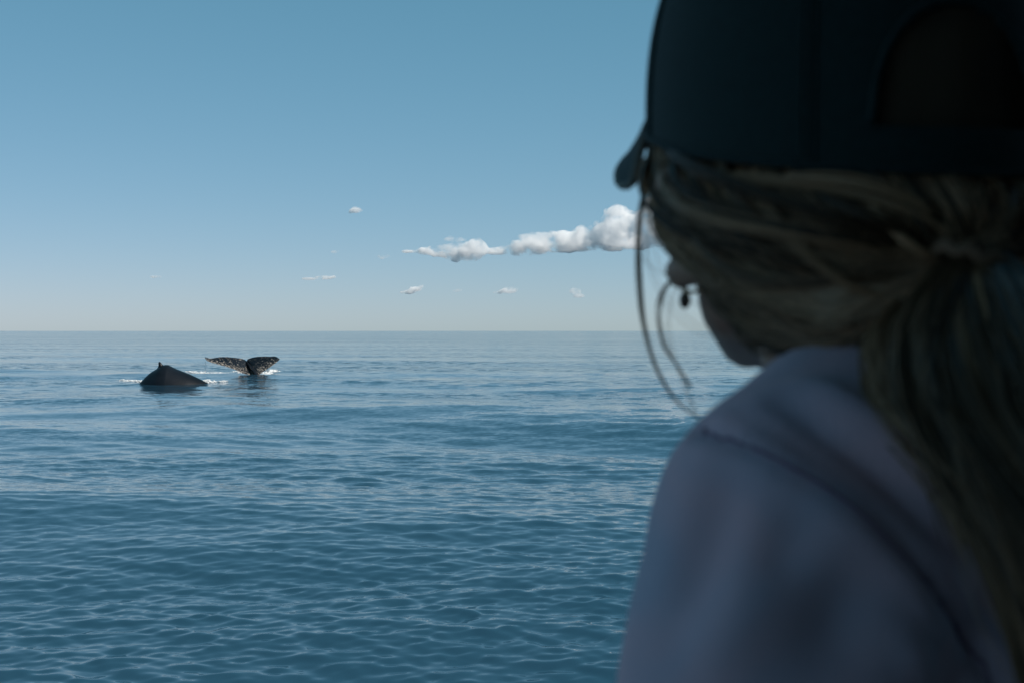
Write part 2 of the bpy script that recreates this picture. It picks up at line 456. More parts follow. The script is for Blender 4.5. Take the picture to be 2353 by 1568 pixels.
def fluke_whale():
    d0 = 86.0
    lead_l = [(1735, 400), (1640, 390), (1575, 372), (1520, 345), (1450, 317), (1350, 287), (1250, 260), (1185, 238), (1158, 212), (1150, 194)]
    trail_l = [(1628, 238), (1608, 222), (1560, 207), (1480, 197), (1400, 190), (1330, 190), (1265, 200), (1215, 206), (1180, 198), (1152, 190)]
    lead_r = [(1745, 400), (1775, 388), (1800, 368), (1835, 345), (1870, 322), (1905, 298), (1945, 268), (1975, 245), (1998, 225), (2005, 214)]
    trail_r = [(1628, 238), (1642, 214), (1690, 198), (1745, 187), (1800, 184), (1850, 183), (1895, 186), (1935, 182), (1970, 190), (2003, 210)]
    root = empty('diving_whale', P(*Z2P(1740, 395), d0)); root.location.z = 0
    nu, nv = 90, 22
    for name, lead, trail, sgn in (('fluke_lobe', lead_l, trail_l, -1), ('fluke_lobe', lead_r, trail_r, 1)):
        L = smooth_path([Vector((a, b, 0)) for a, b in lead], nu); T = smooth_path([Vector((a, b, 0)) for a, b in trail], nu)
        V = []; E = []
        for side in (-1, 1):
            for i in range(nu):
                u = i / (nu - 1)
                for j in range(nv):
                    v = j / (nv - 1)
                    q = L[i].lerp(T[i], v)
                    if j == nv - 1 or j == 0:
                        q = q + Vector((0, noise.noise(Vector((i * .45, sgn, j))) * 5, 0))
                    # the blade leans away from us towards its trailing edge and dishes in the middle
                    dep = d0 + (1.15 * v * (1 - .75 * u)) + sgn * .35 * u + .22 * math.sin(math.pi * v) * (1 - u) - .5 * u * u * (sgn < 0)
                    th_ = .13 * (math.sin(math.pi * min(1, v * .9 + .1)) ** .6) * (1 - u * .85) * (0 if j in (0, nv - 1) else 1)
                    p = P(*Z2P(q.x, q.y), dep + side * th_)
                    V.append(tuple(p)); E.append(max(0, 1 - v * 1.5) + .35 * u)
        f = grid_faces(nu, nv)
        if sgn > 0: f = f[:, ::-1]
        me = np_mesh(name, V, np.concatenate([f, f[:, ::-1] + nu * nv]))
        at = me.attributes.new('edge', 'FLOAT', 'POINT')
        if len(me.vertices) == len(E): at.data.foreach_set('value', E)
        link(name, me, SK2, root)
    # tail stock: keel running down from the notch into the water
    keel = [(1625, 236), (1650, 262), (1682, 300), (1712, 340), (1738, 385), (1750, 430), (1760, 520)]
    wid = [.03, .10, .16, .20, .26, .40, .55]
    pts = smooth_path([P(*Z2P(a, b), d0 + e) for (a, b), e in zip(keel, [1.0, .75, .42, .12, -.12, -.2, -.1])], 30)
    V = []; seg = 20
    for i, p in enumerate(pts):
        u = i / 29 * 6; k = min(int(u), 5); w = wid[k] + (wid[k + 1] - wid[k]) * (u - k)
        for q in range(seg):
            a = 2 * math.pi * q / seg
            V.append((p.x + math.cos(a) * w * .55, p.y - abs(math.sin(a)) ** 1.3 * math.copysign(1, math.sin(a)) * w * 1.1, p.z - .2 * w * math.cos(a)))
    me = np_mesh('tail_stock', V, grid_faces(30, seg, True))
    link('tail_stock', me, SK1, root)
    keep(root)
    tag(root, 'whale diving with its wide white-speckled tail fluke raised out of the water', 'whale', 'humpback whales at the surface')
fluke_whale()

# churned white water round the whales
FOAM = mat('foam', (.8, .8, .79), rough=.55, noise_scale=3, col2=(.62, .66, .68))
def foam(name, strips, d, label, seed):
    rng = random.Random(seed); V = []; Fc = []; off = 0
    ico = bmesh.new(); bmesh.ops.create_icosphere(ico, subdivisions=1, radius=1)
    iv = np.array([tuple(v.co) for v in ico.verts]); fi = np.array([[v.index for v in f.verts] for f in ico.faces]); ico.free()
    for (x0, y0, x1, y1, thick, n) in strips:
        for k in range(n):
            t = rng.random(); spread = (math.sin(math.pi * t) ** .5) * thick
            zx = x0 + (x1 - x0) * t; zy = y0 + (y1 - y0) * t + 4 * math.sin(t * 17 + seed)
            px, py = Z2P(zx + rng.gauss(0, 6), zy)
            dd = H * F / (py - 760)             # where that line of sight meets the water
            c = P(px, py, dd)
            c.y += rng.gauss(0, .35) * spread; c.x += rng.gauss(0, .1)
            c.z = .02 + rng.random() ** 2.5 * .10 * spread
            r = rng.uniform(.015, .06) * (.5 + .6 * spread)
            sc = np.array([r * rng.uniform(1, 2.6), r * rng.uniform(1, 2), r * rng.uniform(.3, .7)])
            V.append(iv * sc * (1 + .25 * np.random.randn(len(iv), 1)) + np.array(tuple(c))); Fc.append(fi + off); off += len(iv)
    me = np_mesh(name, np.concatenate(V), np.concatenate(Fc))
    o = link(name, me, FOAM, smooth=True)
    return tag(o, label, 'foam', kind='stuff')
foam('foam', [(185, 454, 290, 462, .3, 70), (290, 458, 420, 472, .4, 130), (400, 470, 550, 484, .6, 200), (560, 486, 730, 492, .35, 100), (730, 494, 910, 496, .5, 150), (1040, 492, 1120, 474, .9, 260), (1110, 474, 1215, 478, 1.0, 320), (1320, 474, 1390, 470, .5, 60)],
     75, 'white foam along the waterline of the humped whale', 3)
foam('foam', [(960, 358, 1080, 378, .6, 150), (1060, 374, 1180, 388, .9, 260), (1160, 384, 1400, 380, .7, 300), (1560, 370, 1660, 386, 1.3, 420), (1650, 388, 1735, 396, 1.1, 340), (1760, 396, 1900, 380, 1.1, 420), (1870, 358, 1955, 358, 1.2, 300), (1735, 408, 1890, 420, .6, 110), (1480, 360, 1520, 357, .4, 40)],
     84, 'white foam trailing to and around the raised tail fluke', 5)

# drips falling from the left fluke tip
def drips():
    rng = random.Random(4); bm = bmesh.new()
    for k in range(26):
        a = rng.random() ** .8
        c = P(*Z2P(1150 + rng.gauss(8, 5), 235 + a * 130), 85.8)
        bm_ell(bm, c, (.012, .012, rng.uniform(.015, .03)), seg=6)
    me = bpy.data.meshes.new('water_drops'); bm.to_mesh(me); bm.free()
    o = link('water_drops', me, FOAM)
    tag(o, 'water drops falling from the left tip of the tail fluke', 'water drops', kind='stuff')
drips()

# ------------------------------------------------------------------ the unseen boat we stand on, roofed and walled to shade the woman
PAINT = mat('boat_paint', (.05, .055, .06), rough=.5, noise_scale=2, col2=(.07, .075, .08))
DECKM = mat('deck_nonskid', (.05, .05, .052), rough=.8, noise_scale=60, col2=(.08, .08, .08), bump=.3)
HULLM = mat('hull_paint', (.35, .36, .37), rough=.35)
STEEL = mat('stainless_steel', (.5, .5, .5), rough=.25, metal=1)
def box(bm, x0, x1, y0, y1, z0, z1, bev=0):
    r = bmesh.ops.create_cube(bm, size=1)
    for v in r['verts']:
        v.co = Vector(((x0 + x1) / 2 + v.co.x * (x1 - x0), (y0 + y1) / 2 + v.co.y * (y1 - y0), (z0 + z1) / 2 + v.co.z * (z1 - z0)))
    if bev:
        bmesh.ops.bevel(bm, geom=list({e for v in r['verts'] for e in v.link_edges}), offset=bev, segments=2, affect='EDGES')
def done(bm, name, m, parent, smooth=False):
    me = bpy.data.meshes.new(name); bm.to_mesh(me); bm.free()
    return link(name, me, m, parent, smooth)
def boat():
    root = empty('boat', (0, 0, 0))
    DZ = H - 1.55
    # hull: lofted sections along x
    st = [(-7.0, .05, 1.75), (-6.2, .55, 1.6), (-5, 1.05, 1.45), (-3.4, 1.5, 1.32), (-1, 1.82, 1.27), (2, 1.9, 1.25), (5.6, 1.8, 1.25)]
    V = []
    for x, w, top in st:
        yc = -.68
        for a in np.linspace(0, 1, 11):
            s = (a - .5) * 2
            V.append((x, yc + s * w if abs(s) < 2 else 0, top - .06 if abs(s) == 1 else -.55 + (top - .06 + .55) * abs(s) ** 4))
    me = np_mesh('hull', V, grid_faces(len(st), 11))
    link('hull', me, HULLM, root)
    bm = bmesh.new()
    left = [(x, -.68 - w) for x, w, t in st]; right = [(x, -.68 + w) for x, w, t in st][::-1]
    ff = bm.faces.new([bm.verts.new((x, y, DZ)) for x, y in left + right])
    bmesh.ops.recalc_face_normals(bm, faces=bm.faces)
    done(bm, 'deck', DECKM, root)
    bm = bmesh.new(); box(bm, -.62, 5.2, -2.4, .92, H + .62, H + .68, .02); done(bm, 'shade_roof', PAINT, root)  # unseen, added overhead to keep sun and skylight off the woman
    bm = bmesh.new(); box(bm, -.2, 5.2, -1.32, -1.25, DZ + .002, H + .618, .01); done(bm, 'shade_wall', PAINT, root)  # unseen, added behind the camera to block light from the rear
    bm = bmesh.new(); box(bm, 1.25, 1.31, -1.248, .9, DZ + .002, H + .618, .01); done(bm, 'shade_bulkhead', PAINT, root)  # unseen, added on the right to darken that side of the woman
    bm = bmesh.new()
    bm_cap(bm, [(-4.8, .42, DZ + 1.0), (-3.4, .80, DZ + 1.0), (-1, 1.08, DZ + 1.0), (1.24, 1.14, DZ + 1.0)], [.02] * 4, seg=10)
    done(bm, 'rail', STEEL, root, True)
    bm = bmesh.new()
    bm_cap(bm, [(-4.8, .42, DZ + .5), (-3.4, .80, DZ + .5), (-1, 1.08, DZ + .5), (1.24, 1.14, DZ + .5)], [.012] * 4, seg=10)
    done(bm, 'rail', STEEL, root, True)
    for x, y in ((-4.8, .42), (-3.4, .80), (-2.2, .94), (-1, 1.08), (.15, 1.11), (1.24, 1.14)):
        bm = bmesh.new(); bm_cap(bm, [(x, y, DZ), (x, y, DZ + 1.0)], [.016, .016], seg=10); done(bm, 'rail_post', STEEL, root, True)
    bm = bmesh.new(); bm_cap(bm, [(-.58, -1.15, DZ), (-.58, -1.15, H + .62)], [.03, .03], seg=12); done(bm, 'shade_roof_post', PAINT, root, True)
    bm = bmesh.new(); bm_cap(bm, [(-.58, -2.2, DZ), (-.58, -2.2, H + .62)], [.03, .03], seg=12); done(bm, 'shade_roof_post', PAINT, root, True)
    tag(root, 'unseen boat deck with steel railing under the woman in the cap, roofed and walled for shade', 'boat')
boat()

# ------------------------------------------------------------------ the woman
SKIN = mat('skin', (.42, .25, .18), rough=.5, noise_scale=60, col2=(.38, .21, .15))
def hair_material():
    m, n, l, b = nodes('blonde_hair')
    at = n.new('ShaderNodeAttribute'); at.attribute_name = 'tone'
    r = n.new('ShaderNodeValToRGB')
    r.color_ramp.elements[0].color = (.070, .040, .020, 1); r.color_ramp.elements[1].color = (.66, .40, .23, 1)
    l.new(at.outputs['Fac'], r.inputs[0]); l.new(r.outputs[0], b.inputs['Base Color'])
    b.inputs['Roughness'].default_value = .4
    return m
HAIR = hair_material()
HAIR_DARK = mat('hair_underneath', (.07, .048, .028), rough=.8, noise_scale=30, col2=(.04, .028, .017))
CAPM = mat('cap_cotton', (.0016, .019, .020), rough=.85, noise_scale=300, col2=(.0022, .026, .028), bump=.4, bump_scale=900, sheen=.1)
CAPED = mat('cap_lining', (.16, .17, .15), rough=.9)
GOLD = mat('gold', (.75, .55, .28), rough=.3, metal=1)
BEAD = mat('brown_bead', (.07, .045, .03), rough=.4)
JEANS = mat('denim', (.06, .09, .16), rough=.9, noise_scale=90, col2=(.08, .11, .19), bump=.3)
SHOE = mat('shoe_canvas', (.5, .5, .5), rough=.8)

person = empty('person', (.26, .72, H - 1.55))
tag(person, 'woman seen from behind in a dark green cap, blonde ponytail and lavender shirt', 'person')

HD = R(12)
HC = Vector((.151, .65))
FW = Vector((-math.sin(HD), math.cos(HD))); LF = Vector((-math.cos(HD), -math.sin(HD)))
def HL(l, f, z):
    """head frame: l to her left, f towards her face, z above the camera's height"""
    q = HC + LF * l + FW * f
    return W(q.x, q.y, z)
head_rot = Matrix(((-LF.x, FW.x, 0), (-LF.y, FW.y, 0), (0, 0, 1)))

N0 = (.20, .70, -.045)
LS = (.116, .553, -.081); RS = (.30, .84, -.100)
LE = (.054, .505, -.37); LW = (-.10, .60, -.53)
RE = (.36, .98, -.40); RW = (.16, 1.10, -.505)
TH = R(58)
TF = Vector((-math.sin(TH), math.cos(TH), 0)); TL = Vector((-math.cos(TH), -math.sin(TH), 0))
torso_rot = Matrix(((-TL.x, TF.x, 0), (-TL.y, TF.y, 0), (0, 0, 1)))
def W3(p): return W(*p)

def hand(bm, wrist, d, up, side, curl):
    """palm, four fingers of unequal length and a thumb leaving the side of the palm"""
    d = d.normalized(); up = up.normalized(); lat = d.cross(up).normalized() * side
    palm = wrist + d * .045
    M = Matrix((lat, d, up)).transposed()
    bm_ell(bm, palm, (.040, .052, .015), M)
    bm_ell(bm, wrist + d * .02, (.028, .035, .017), M)
    for k, (o, ln) in enumerate(((-.030, .066), (-.010, .078), (.011, .074), (.031, .058))):
        p = wrist + d * (.083 - abs(o) * .25) + lat * o * 1.0
        dirv = d + lat * o * 3.5; dirv.normalize(); pts = [p]
        for j, q in enumerate((.45, .32, .23)):
            a = curl * (j + .6) * .5
            dv = dirv * math.cos(a) - up * math.sin(a)
            pts.append(pts[-1] + dv * ln * q)
        bm_cap(bm, pts, [.0088, .0082, .0075, .0066], seg=12)
    t0 = wrist + d * .025 - lat * .030
    dv = (d * .6 - lat * .75 - up * .25).normalized()
    bm_cap(bm, [t0, t0 + dv * .033, t0 + dv * .050 + d * .016, t0 + dv * .056 + d * .036], [.013, .0105, .0095, .008], seg=12)

def body():
    bm = bmesh.new()
    def e(l, f, z, r): bm_ell(bm, HL(l, f, z), r, head_rot)
    e(0, -.004, .105, (.074, .093, .088))
    e(0, .033, .056, (.053, .058, .076))
    e(0, .05, .09, (.058, .045, .05))
    for s in (-1, 1):
        bm_cap(bm, [HL(s * .056, -.004, .038), HL(s * .046, .018, .012), HL(s * .018, .070, -.004)], [.017, .016, .015])
        e(s * .034, .055, .048, (.022, .022, .024))
        bm_cap(bm, [HL(s * .010, .090, .098), HL(s * .042, .076, .097)], [.010, .010])
        bm_cap(bm, [HL(s * .009, .101, .046), HL(s * .013, .093, .046)], [.007, .007])
        # ear: rim, bowl and lobe
        ring = [HL(s * (.080 + .006 * math.sin(a)), -.006 - .014 * math.cos(a), .046 + .022 * math.sin(a)) for a in np.linspace(-2.2, 2.4, 12)]
        bm_cap(bm, ring, [.0052] * 12, seg=10)
        e(s * .076, -.006, .045, (.006, .012, .020))
        e(s * .0775, .002, .026, (.0065, .008, .009))
    e(0, .076, -.005, (.019, .018, .016))
    bm_cap(bm, [HL(0, .093, .085), HL(0, .110, .052)], [.008, .0105])
    e(0, .090, .020, (.024, .010, .0065)); e(0, .088, .008, (.020, .011, .0075))
    bm_cap(bm, [HL(0, -.015, .06), HL(0, -.018, .0), W3(N0), W(.215, .70, -.15)], [.050, .046, .042, .050], seg=24)
    bm_cap(bm, [W3(N0), W3(LS)], [.040, .044]); bm_cap(bm, [W3(N0), W3(RS)], [.040, .044])
    bm_ell(bm, W(.225, .70, -.26), (.145, .095, .18), torso_rot)
    bm_ell(bm, W(.24, .72, -.48), (.125, .09, .16), torso_rot)
    bm_ell(bm, W(.26, .72, -.66), (.165, .115, .13), torso_rot)
    bm_cap(bm, [W3(LS), W3(LE), W3(LW)], [.048, .038, .026])
    bm_cap(bm, [W3(RS), W3(RE), W3(RW)], [.048, .038, .026])
    hip = Vector((.26, .72, -.70))
    for s in (-1, 1):
        h = hip + TL * s * .085; k = hip + TL * s * .10 + TF * .03; k.z = -1.10; a = hip + TL * s * .11 - TF * .02; a.z = -1.47
        bm_cap(bm, [W(*h), W(*k), W(*a)], [.085, .055, .038], seg=20)
        f = a + TF * .15; f.z = -1.515
        bm_cap(bm, [W(a.x, a.y, -1.505), W(*f)], [.036, .03])
    hand(bm, W3(LW), Vector((-.75, .35, -.45)), Vector((-.3, .2, .9)), 1, .9)
    hand(bm, W3(RW) + Vector((0, 0, .008)), Vector((-.95, .06, -.10)), Vector((-.1, .1, 1)), -1, .9)
    me = fuse(bm, .0043, 2, 'body')
    return link('body', me, SKIN, person)
body()
# eyes and brows
EYE = mat('eye_white', (.7, .68, .65), rough=.15); IRIS = mat('iris', (.05, .09, .12), rough=.1)
LIPS = mat('lip_skin', (.40, .14, .12), rough=.4)
for s in (-1, 1):
    bm = bmesh.new(); bm_ell(bm, HL(s * .030, .0815, .079), (.0135, .0115, .0085), head_rot, 20); eo = done(bm, 'eye', EYE, person, True)
    bm = bmesh.new(); bm_ell(bm, HL(s * .030, .0915, .079), (.0052, .0025, .0052), head_rot, 14); done(bm, 'iris', IRIS, eo, True)
    bm = bmesh.new(); bm_cap(bm, smooth_path([HL(s * .014, .098, .099), HL(s * .030, .094, .105), HL(s * .048, .078, .100)], 8), [.0028] * 8, seg=8); done(bm, 'eyebrow', HAIR, person, True)
bm = bmesh.new(); bm_ell(bm, HL(0, .0935, .0195), (.022, .0085, .0042), head_rot); bm_ell(bm, HL(0, .0925, .0105), (.018, .0085, .005), head_rot); done(bm, 'lips', LIPS, person, True)

# ---- shirt
def shirt_material():
    m, n, l, b = nodes('tie_dye_jersey')
    tc = n.new('ShaderNodeTexCoord')
    t = n.new('ShaderNodeTexNoise'); t.inputs['Scale'].default_value = 14; t.inputs['Detail'].default_value = 2; t.inputs['Distortion'].default_value = .6
    l.new(tc.outputs['Object'], t.inputs['Vector'])
    r = n.new('ShaderNodeValToRGB')
    r.color_ramp.elements[0].position = .38; r.color_ramp.elements[0].color = (.50, .45, .56, 1)
    r.color_ramp.elements[1].position = .62; r.color_ramp.elements[1].color = (.70, .48, .56, 1)
    l.new(t.outputs[0], r.inputs[0]); l.new(r.outputs[0], b.inputs['Base Color'])
    b.inputs['Roughness'].default_value = .9; b.inputs['Sheen Weight'].default_value = .15
    w = n.new('ShaderNodeTexNoise'); w.inputs['Scale'].default_value = 700
    l.new(tc.outputs['Object'], w.inputs['Vector'])
    bp = n.new('ShaderNodeBump'); bp.inputs['Strength'].default_value = .25; bp.inputs['Distance'].default_value = .0015
    l.new(w.outputs[0], bp.inputs['Height']); l.new(bp.outputs[0], b.inputs['Normal'])
    return m
SHIRT = shirt_material()
SEAM = mat('seam_thread', (.26, .16, .25), rough=.9)
def shirt():
    bm = bmesh.new()
    bm_cap(bm, [W(.193, .632, -.013), W(.151, .600, -.040), W3(LS)], [.045, .049, .063], seg=24)
    bm_cap(bm, [W(.215, .73, -.028), W(.25, .78, -.07), W3(RS)], [.050, .052, .060], seg=24)
    bm_cap(bm, [W(.205, .69, -.045), W(.205, .68, -.10)], [.066, .085], seg=24)
    bm_ell(bm, W(.225, .70, -.25), (.165, .115, .20), torso_rot)
    bm_ell(bm, W(.245, .72, -.47), (.145, .110, .20), torso_rot)
    bm_ell(bm, W(.255, .72, -.62), (.175, .128, .10), torso_rot)
    bm_ell(bm, W(.19, .60, -.17), (.11, .08, .11), torso_rot)            # shoulder blade
    bm_ell(bm, W(.195, .715, -.115), (.125, .062, .055), torso_rot)      # neckline in front
    bm_cap(bm, [W3(LS), W(.105, .54, -.125), W(.083, .52, -.24), W3(LE), W(-.07, .583, -.507)], [.064, .064, .060, .055, .040], seg=24)
    bm_cap(bm, [W3(RS), W3(RE), W(.19, 1.085, -.485)], [.062, .055, .038], seg=24)
    me = fuse(bm, .0045, 14, 'shirt')
    return me
shirt_me = shirt()
def bvh_of(me):
    return BVHTree.FromPolygons([v.co.copy() for v in me.vertices], [tuple(p.vertices) for p in me.polygons])
def cast(bvh, px, py):
    d = (P(px, py, 1) - W(0, 0, 0)).normalized()
    h = bvh.ray_cast(W(0, 0, 0), d)
    return h[0], h[1]
bv = bvh_of(shirt_me)
folds = [  # path over the shoulder, depth (negative = groove), width
    ([(1790, 920), (1900, 985), (2010, 1060), (2120, 1170), (2200, 1290)], -.0050, .0065),
    ([(1700, 960), (1830, 1020), (1960, 1110), (2080, 1230), (2170, 1370)], -.0042, .0060),
    ([(1850, 880), (1980, 950), (2080, 1030), (2170, 1140)], .0030, .007),
    ([(1700, 1010), (1850, 1075), (1980, 1170), (2080, 1280), (2180, 1420)], .0028, .006),
    ([(1660, 1100), (1640, 1200), (1600, 1310), (1560, 1400)], -.0030, .012),
    ([(1980, 1300), (1940, 1400), (1900, 1540)], -.0035, .013),
    ([(1760, 1330), (1700, 1440), (1600, 1560)], .0035, .013),
    ([(1850, 1180), (1800, 1280), (1780, 1330)], -.0025, .010),
    ([(2130, 1480), (2080, 1560)], .003, .012),
]
co = np.empty(len(shirt_me.vertices) * 3, np.float32); shirt_me.vertices.foreach_get('co', co); co = co.reshape(-1, 3)
nr = np.array([tuple(v.normal) for v in shirt_me.vertices])
disp = np.zeros(len(co))
for pts, dep, wd in folds:
    hit = [cast(bv, *p)[0] for p in pts]; hit = [h for h in hit if h]
    if len(hit) < 2: continue
    path = np.array([tuple(p) for p in smooth_path(hit, 60)])
    idx = np.where(np.linalg.norm(co - path.mean(0), axis=1) < .25)[0]
    dd = np.linalg.norm(co[idx][:, None, :] - path[None], axis=2)
    mn = dd.min(1); am = dd.argmin(1) / 59.0
    disp[idx] += 1.6 * dep * np.exp(-(mn / wd) ** 2) * np.sin(np.pi * np.clip(am * .92 + .04, 0, 1)) ** .5
seam_px = [(1608, 985), (1680, 1005), (1780, 1050), (1880, 1105), (1980, 1180), (2080, 1275), (2170, 1385), (2250, 1500), (2300, 1600)]
seam_hits = [cast(bv, *p) for p in seam_px]; seam_hits = [(h, n_) for h, n_ in seam_hits if h]
sp = np.array([tuple(p) for p in smooth_path([h for h, n_ in seam_hits], 80)])
idx = np.where(np.linalg.norm(co - sp.mean(0), axis=1) < .25)[0]
dd = np.linalg.norm(co[idx][:, None, :] - sp[None], axis=2).min(1)
disp[idx] += -.0032 * np.exp(-(dd / .0035) ** 2) + .0012 * np.exp(-((dd - .008) / .004) ** 2)
# loose cloth: broad gentle undulation
for i in range(len(co)):
    disp[i] += .0022 * noise.noise(Vector(co[i]) * 16) + .0008 * noise.noise(Vector(co[i]) * 45)
co2 = co + nr * disp[:, None]
shirt_me.vertices.foreach_set('co', co2.astype(np.float32).ravel()); shirt_me.update()
shirt_ob = link('shirt', shirt_me, SHIRT, person)
bv = bvh_of(shirt_me)
sp2 = []
for q in sp:
    loc, nn_, _, _ = bv.find_nearest(Vector(q)); sp2.append(tuple(loc - nn_ * .0001))
link('seam', tubes_mesh('seam', [(sp2, .0009)], 8), SEAM, shirt_ob)

# ---- trousers and shoes
bm = bmesh.new(); hip = Vector((.26, .72, -.70))
bm_ell(bm, W(.26, .72, -.70), (.175, .125, .12), torso_rot)
for s in (-1, 1):
    h = hip + TL * s * .085; k = hip + TL * s * .10 + TF * .03; k.z = -1.10; a = hip + TL * s * .11 - TF * .02; a.z = -1.46
    bm_cap(bm, [W(*h), W(*k), W(*a)], [.095, .068, .055], seg=20)
link('trousers', fuse(bm, .007, 4, 'trousers'), JEANS, person)
for s in (-1, 1):
    a = hip + TL * s * .11 - TF * .02; f = a + TF * .17
    bm = bmesh.new(); bm_cap(bm, [W(a.x - TF.x * .03, a.y - TF.y * .03, -1.505), W(a.x, a.y, -1.49), W(f.x, f.y, -1.513)], [.042, .045, .036], seg=18)
    for v in bm.verts: v.co.z = max(v.co.z, H - 1.549)
    link('shoe', fuse(bm, .005, 3, 'shoe'), SHOE, person)

# ---- cap
def rim_z(az):      # az: 0 at the back of the head, 180 at the forehead
    return .060 + .057 * ((1 - math.cos(az)) / 2) ** 2 + .008 * math.sin(az) ** 2
CB, CA, CTOP = .0905, .108, .222
def cap_pt(az, v, grow=0):
    z0 = rim_z(az); z = z0 + (CTOP - z0) * v
    k = max(0, 1 - v ** 2.5) ** .5
    k = k * (1 - .02 * (1 - v)) 
    l = (CB + grow) * math.sin(az) * k; f = -(CA + grow) * math.cos(az) * k - .002
    return HL(l, f, z + grow * v)
def build_cap():
    nc, nr_ = 180, 44
    ca = empty('cap'); ca.parent = person
    ARW = R(23)
    def in_arch(az, v):
        z = rim_z(az) + (CTOP - rim_z(az)) * v
        if z < .080: return False
        a = abs((az + math.pi) % (2 * math.pi) - math.pi) / ARW
        zt = (z - .080) / .047
        return a < 1 and zt < math.sqrt(max(0, 1 - a ** 2.4))
    V = []
    vs = [math.sin(i / (nr_ - 1) * math.pi / 2) for i in range(nr_)]
    for i in range(nr_):
        for j in range(nc):
            az = 2 * math.pi * j / nc; V.append(tuple(cap_pt(az, vs[i])))
    f = grid_faces(nr_, nc, True)
    keepf = [q for q in f if not in_arch(2 * math.pi * ((q[0] % nc) + .5) / nc if True else 0, (vs[q[0] // nc] + vs[min(q[0] // nc + 1, nr_ - 1)]) / 2)]
    me = np_mesh('crown', V, np.array(keepf)[:, ::-1])
    cr = link('crown', me, CAPM, ca)
    so = cr.modifiers.new('thickness', 'SOLIDIFY'); so.thickness = .0018; so.offset = -1
    # binding round the arch, panel seams, rim band, strap
    arch = []
    for t in np.linspace(-1, 1, 40):
        a = t; az = a * ARW; zt = max(0, 1 - abs(a) ** 2.4) ** .5
        z = .080 + .047 * zt; v = (z - rim_z(az)) / (CTOP - rim_z(az)); arch.append(tuple(cap_pt(az, v, .0006)))
    link('arch_binding', tubes_mesh('arch_binding', [(arch, .0019)], 8), CAPM, ca)
    seams = []
    for az in (R(38), R(98), R(142), R(-38), R(-98), R(-142), R(180)):
        for o in (-.003, .003):
            seams.append(([tuple(cap_pt(az + o * 4 * 0 + o / .1, v, .0003)) for v in np.linspace(0.0, .995, 40)], .0006))
        seams.append(([tuple(cap_pt(az, v, .0000)) for v in np.linspace(0.0, .995, 40)], .0011))
    link('panel_seam', tubes_mesh('panel_seam', seams, 6), CAPM, ca)
    rim = [tuple(cap_pt(az, .004, .0002)) for az in np.linspace(R(0), R(360), 120)]
    link('rim_binding', tubes_mesh('rim_binding', [(rim, .0016)], 6), CAPM, ca)
    bm = bmesh.new(); bm_ell(bm, HL(0, -.002, CTOP + .002), (.007, .007, .004)); done(bm, 'top_button', CAPM, ca, True)
    # brim
    nu, nv = 60, 16; V = []
    for i in range(nu):
        u = -1 + 2 * i / (nu - 1); az = math.pi - u * R(72)
        base = cap_pt(az, 0)
        q = base - HL(0, 0, 0)
        for j in range(nv):
            v = j / (nv - 1)
            l0 = (q.x * LF.x + q.y * LF.y); f0 = (q.x * FW.x + q.y * FW.y)
            out = .060 * (1 - abs(u) ** 2.0) ** .6
            l1 = l0 * (1 + .17 * v * out / .066); f1 = f0 + out * v
            z1 = rim_z(az) + .004 - .15 * out * v - .041 * (u * u) * v * (out / .066) ** .3 - .002 * abs(u) ** 3
            V.append(tuple(HL(l1, f1, z1)))
    me = np_mesh('brim', V, grid_faces(nu, nv)[:, ::-1])
    br = link('brim', me, CAPM, ca)
    so = br.modifiers.new('thickness', 'SOLIDIFY'); so.thickness = .0028; so.offset = 0
    edge = [V[i * nv + nv - 1] for i in range(nu)]
    link('brim_edge', tubes_mesh('brim_edge', [(edge, .0022)], 8), CAPED, br)
build_cap()

# ---- earrings
er = P(1588, 640, .640)
hoop = [tuple(er + Vector((math.cos(a) * .0062, math.sin(a) * .002, math.sin(a) * .0062))) for a in np.linspace(0, 2 * math.pi, 40)]
link('earring', tubes_mesh('earring', [(hoop, .0009)], 8), GOLD, person)
bm = bmesh.new(); bm_cap(bm, [P(1576, 652, .652), P(1574, 676, .652)], [.0006, .0006], 8)
bm_ell(bm, P(1573, 690, .652), (.0027, .0027, .0040)); o = done(bm, 'earring', BEAD, person, True); o['label'] = 'brown oval bead hanging below the gold hoop'

# ---- hair
def head_r(z):
    t = min(1, max(0, (z + .02) / .07)); t = t * t * (3 - 2 * t)
    return .060 + (.080 - .060) * t, .066 + (.100 - .066) * t
def hair_pt(az, z, off):
    B, A = head_r(z)
    return HL((B + off) * math.sin(az), -(A + off) * math.cos(az), z)
TIE = HL(-.002, -.110, .030)
def scalp_strand(az0, z0, lift, sag, rng, n=20, jit=.0):
    pts = []
    j1, j2, j3 = rng.gauss(0, 1), rng.gauss(0, 1), rng.uniform(0, 6.28)
    for k in range(n):
        t = k / (n - 1)
        az = az0 * (1 - t ** 1.25) + (R(-5)) * t
        z = z0 * (1 - t) + .030 * t - sag * math.sin(math.pi * min(1, t ** .9)) + jit * j1 * .002 * math.sin(t * 5 + j3)
        off = .001 + .004 * min(1, t * 6) + lift * (math.sin(math.pi * t) ** .7) + jit * j2 * .0012 * math.sin(t * 7 + j3)
        p = hair_pt(az, z, off)
        if t > .85: p = p.lerp(TIE + Vector((j1 * .006, 0, j2 * .006)), (t - .85) / .15)
        pts.append(tuple(p))
    return pts
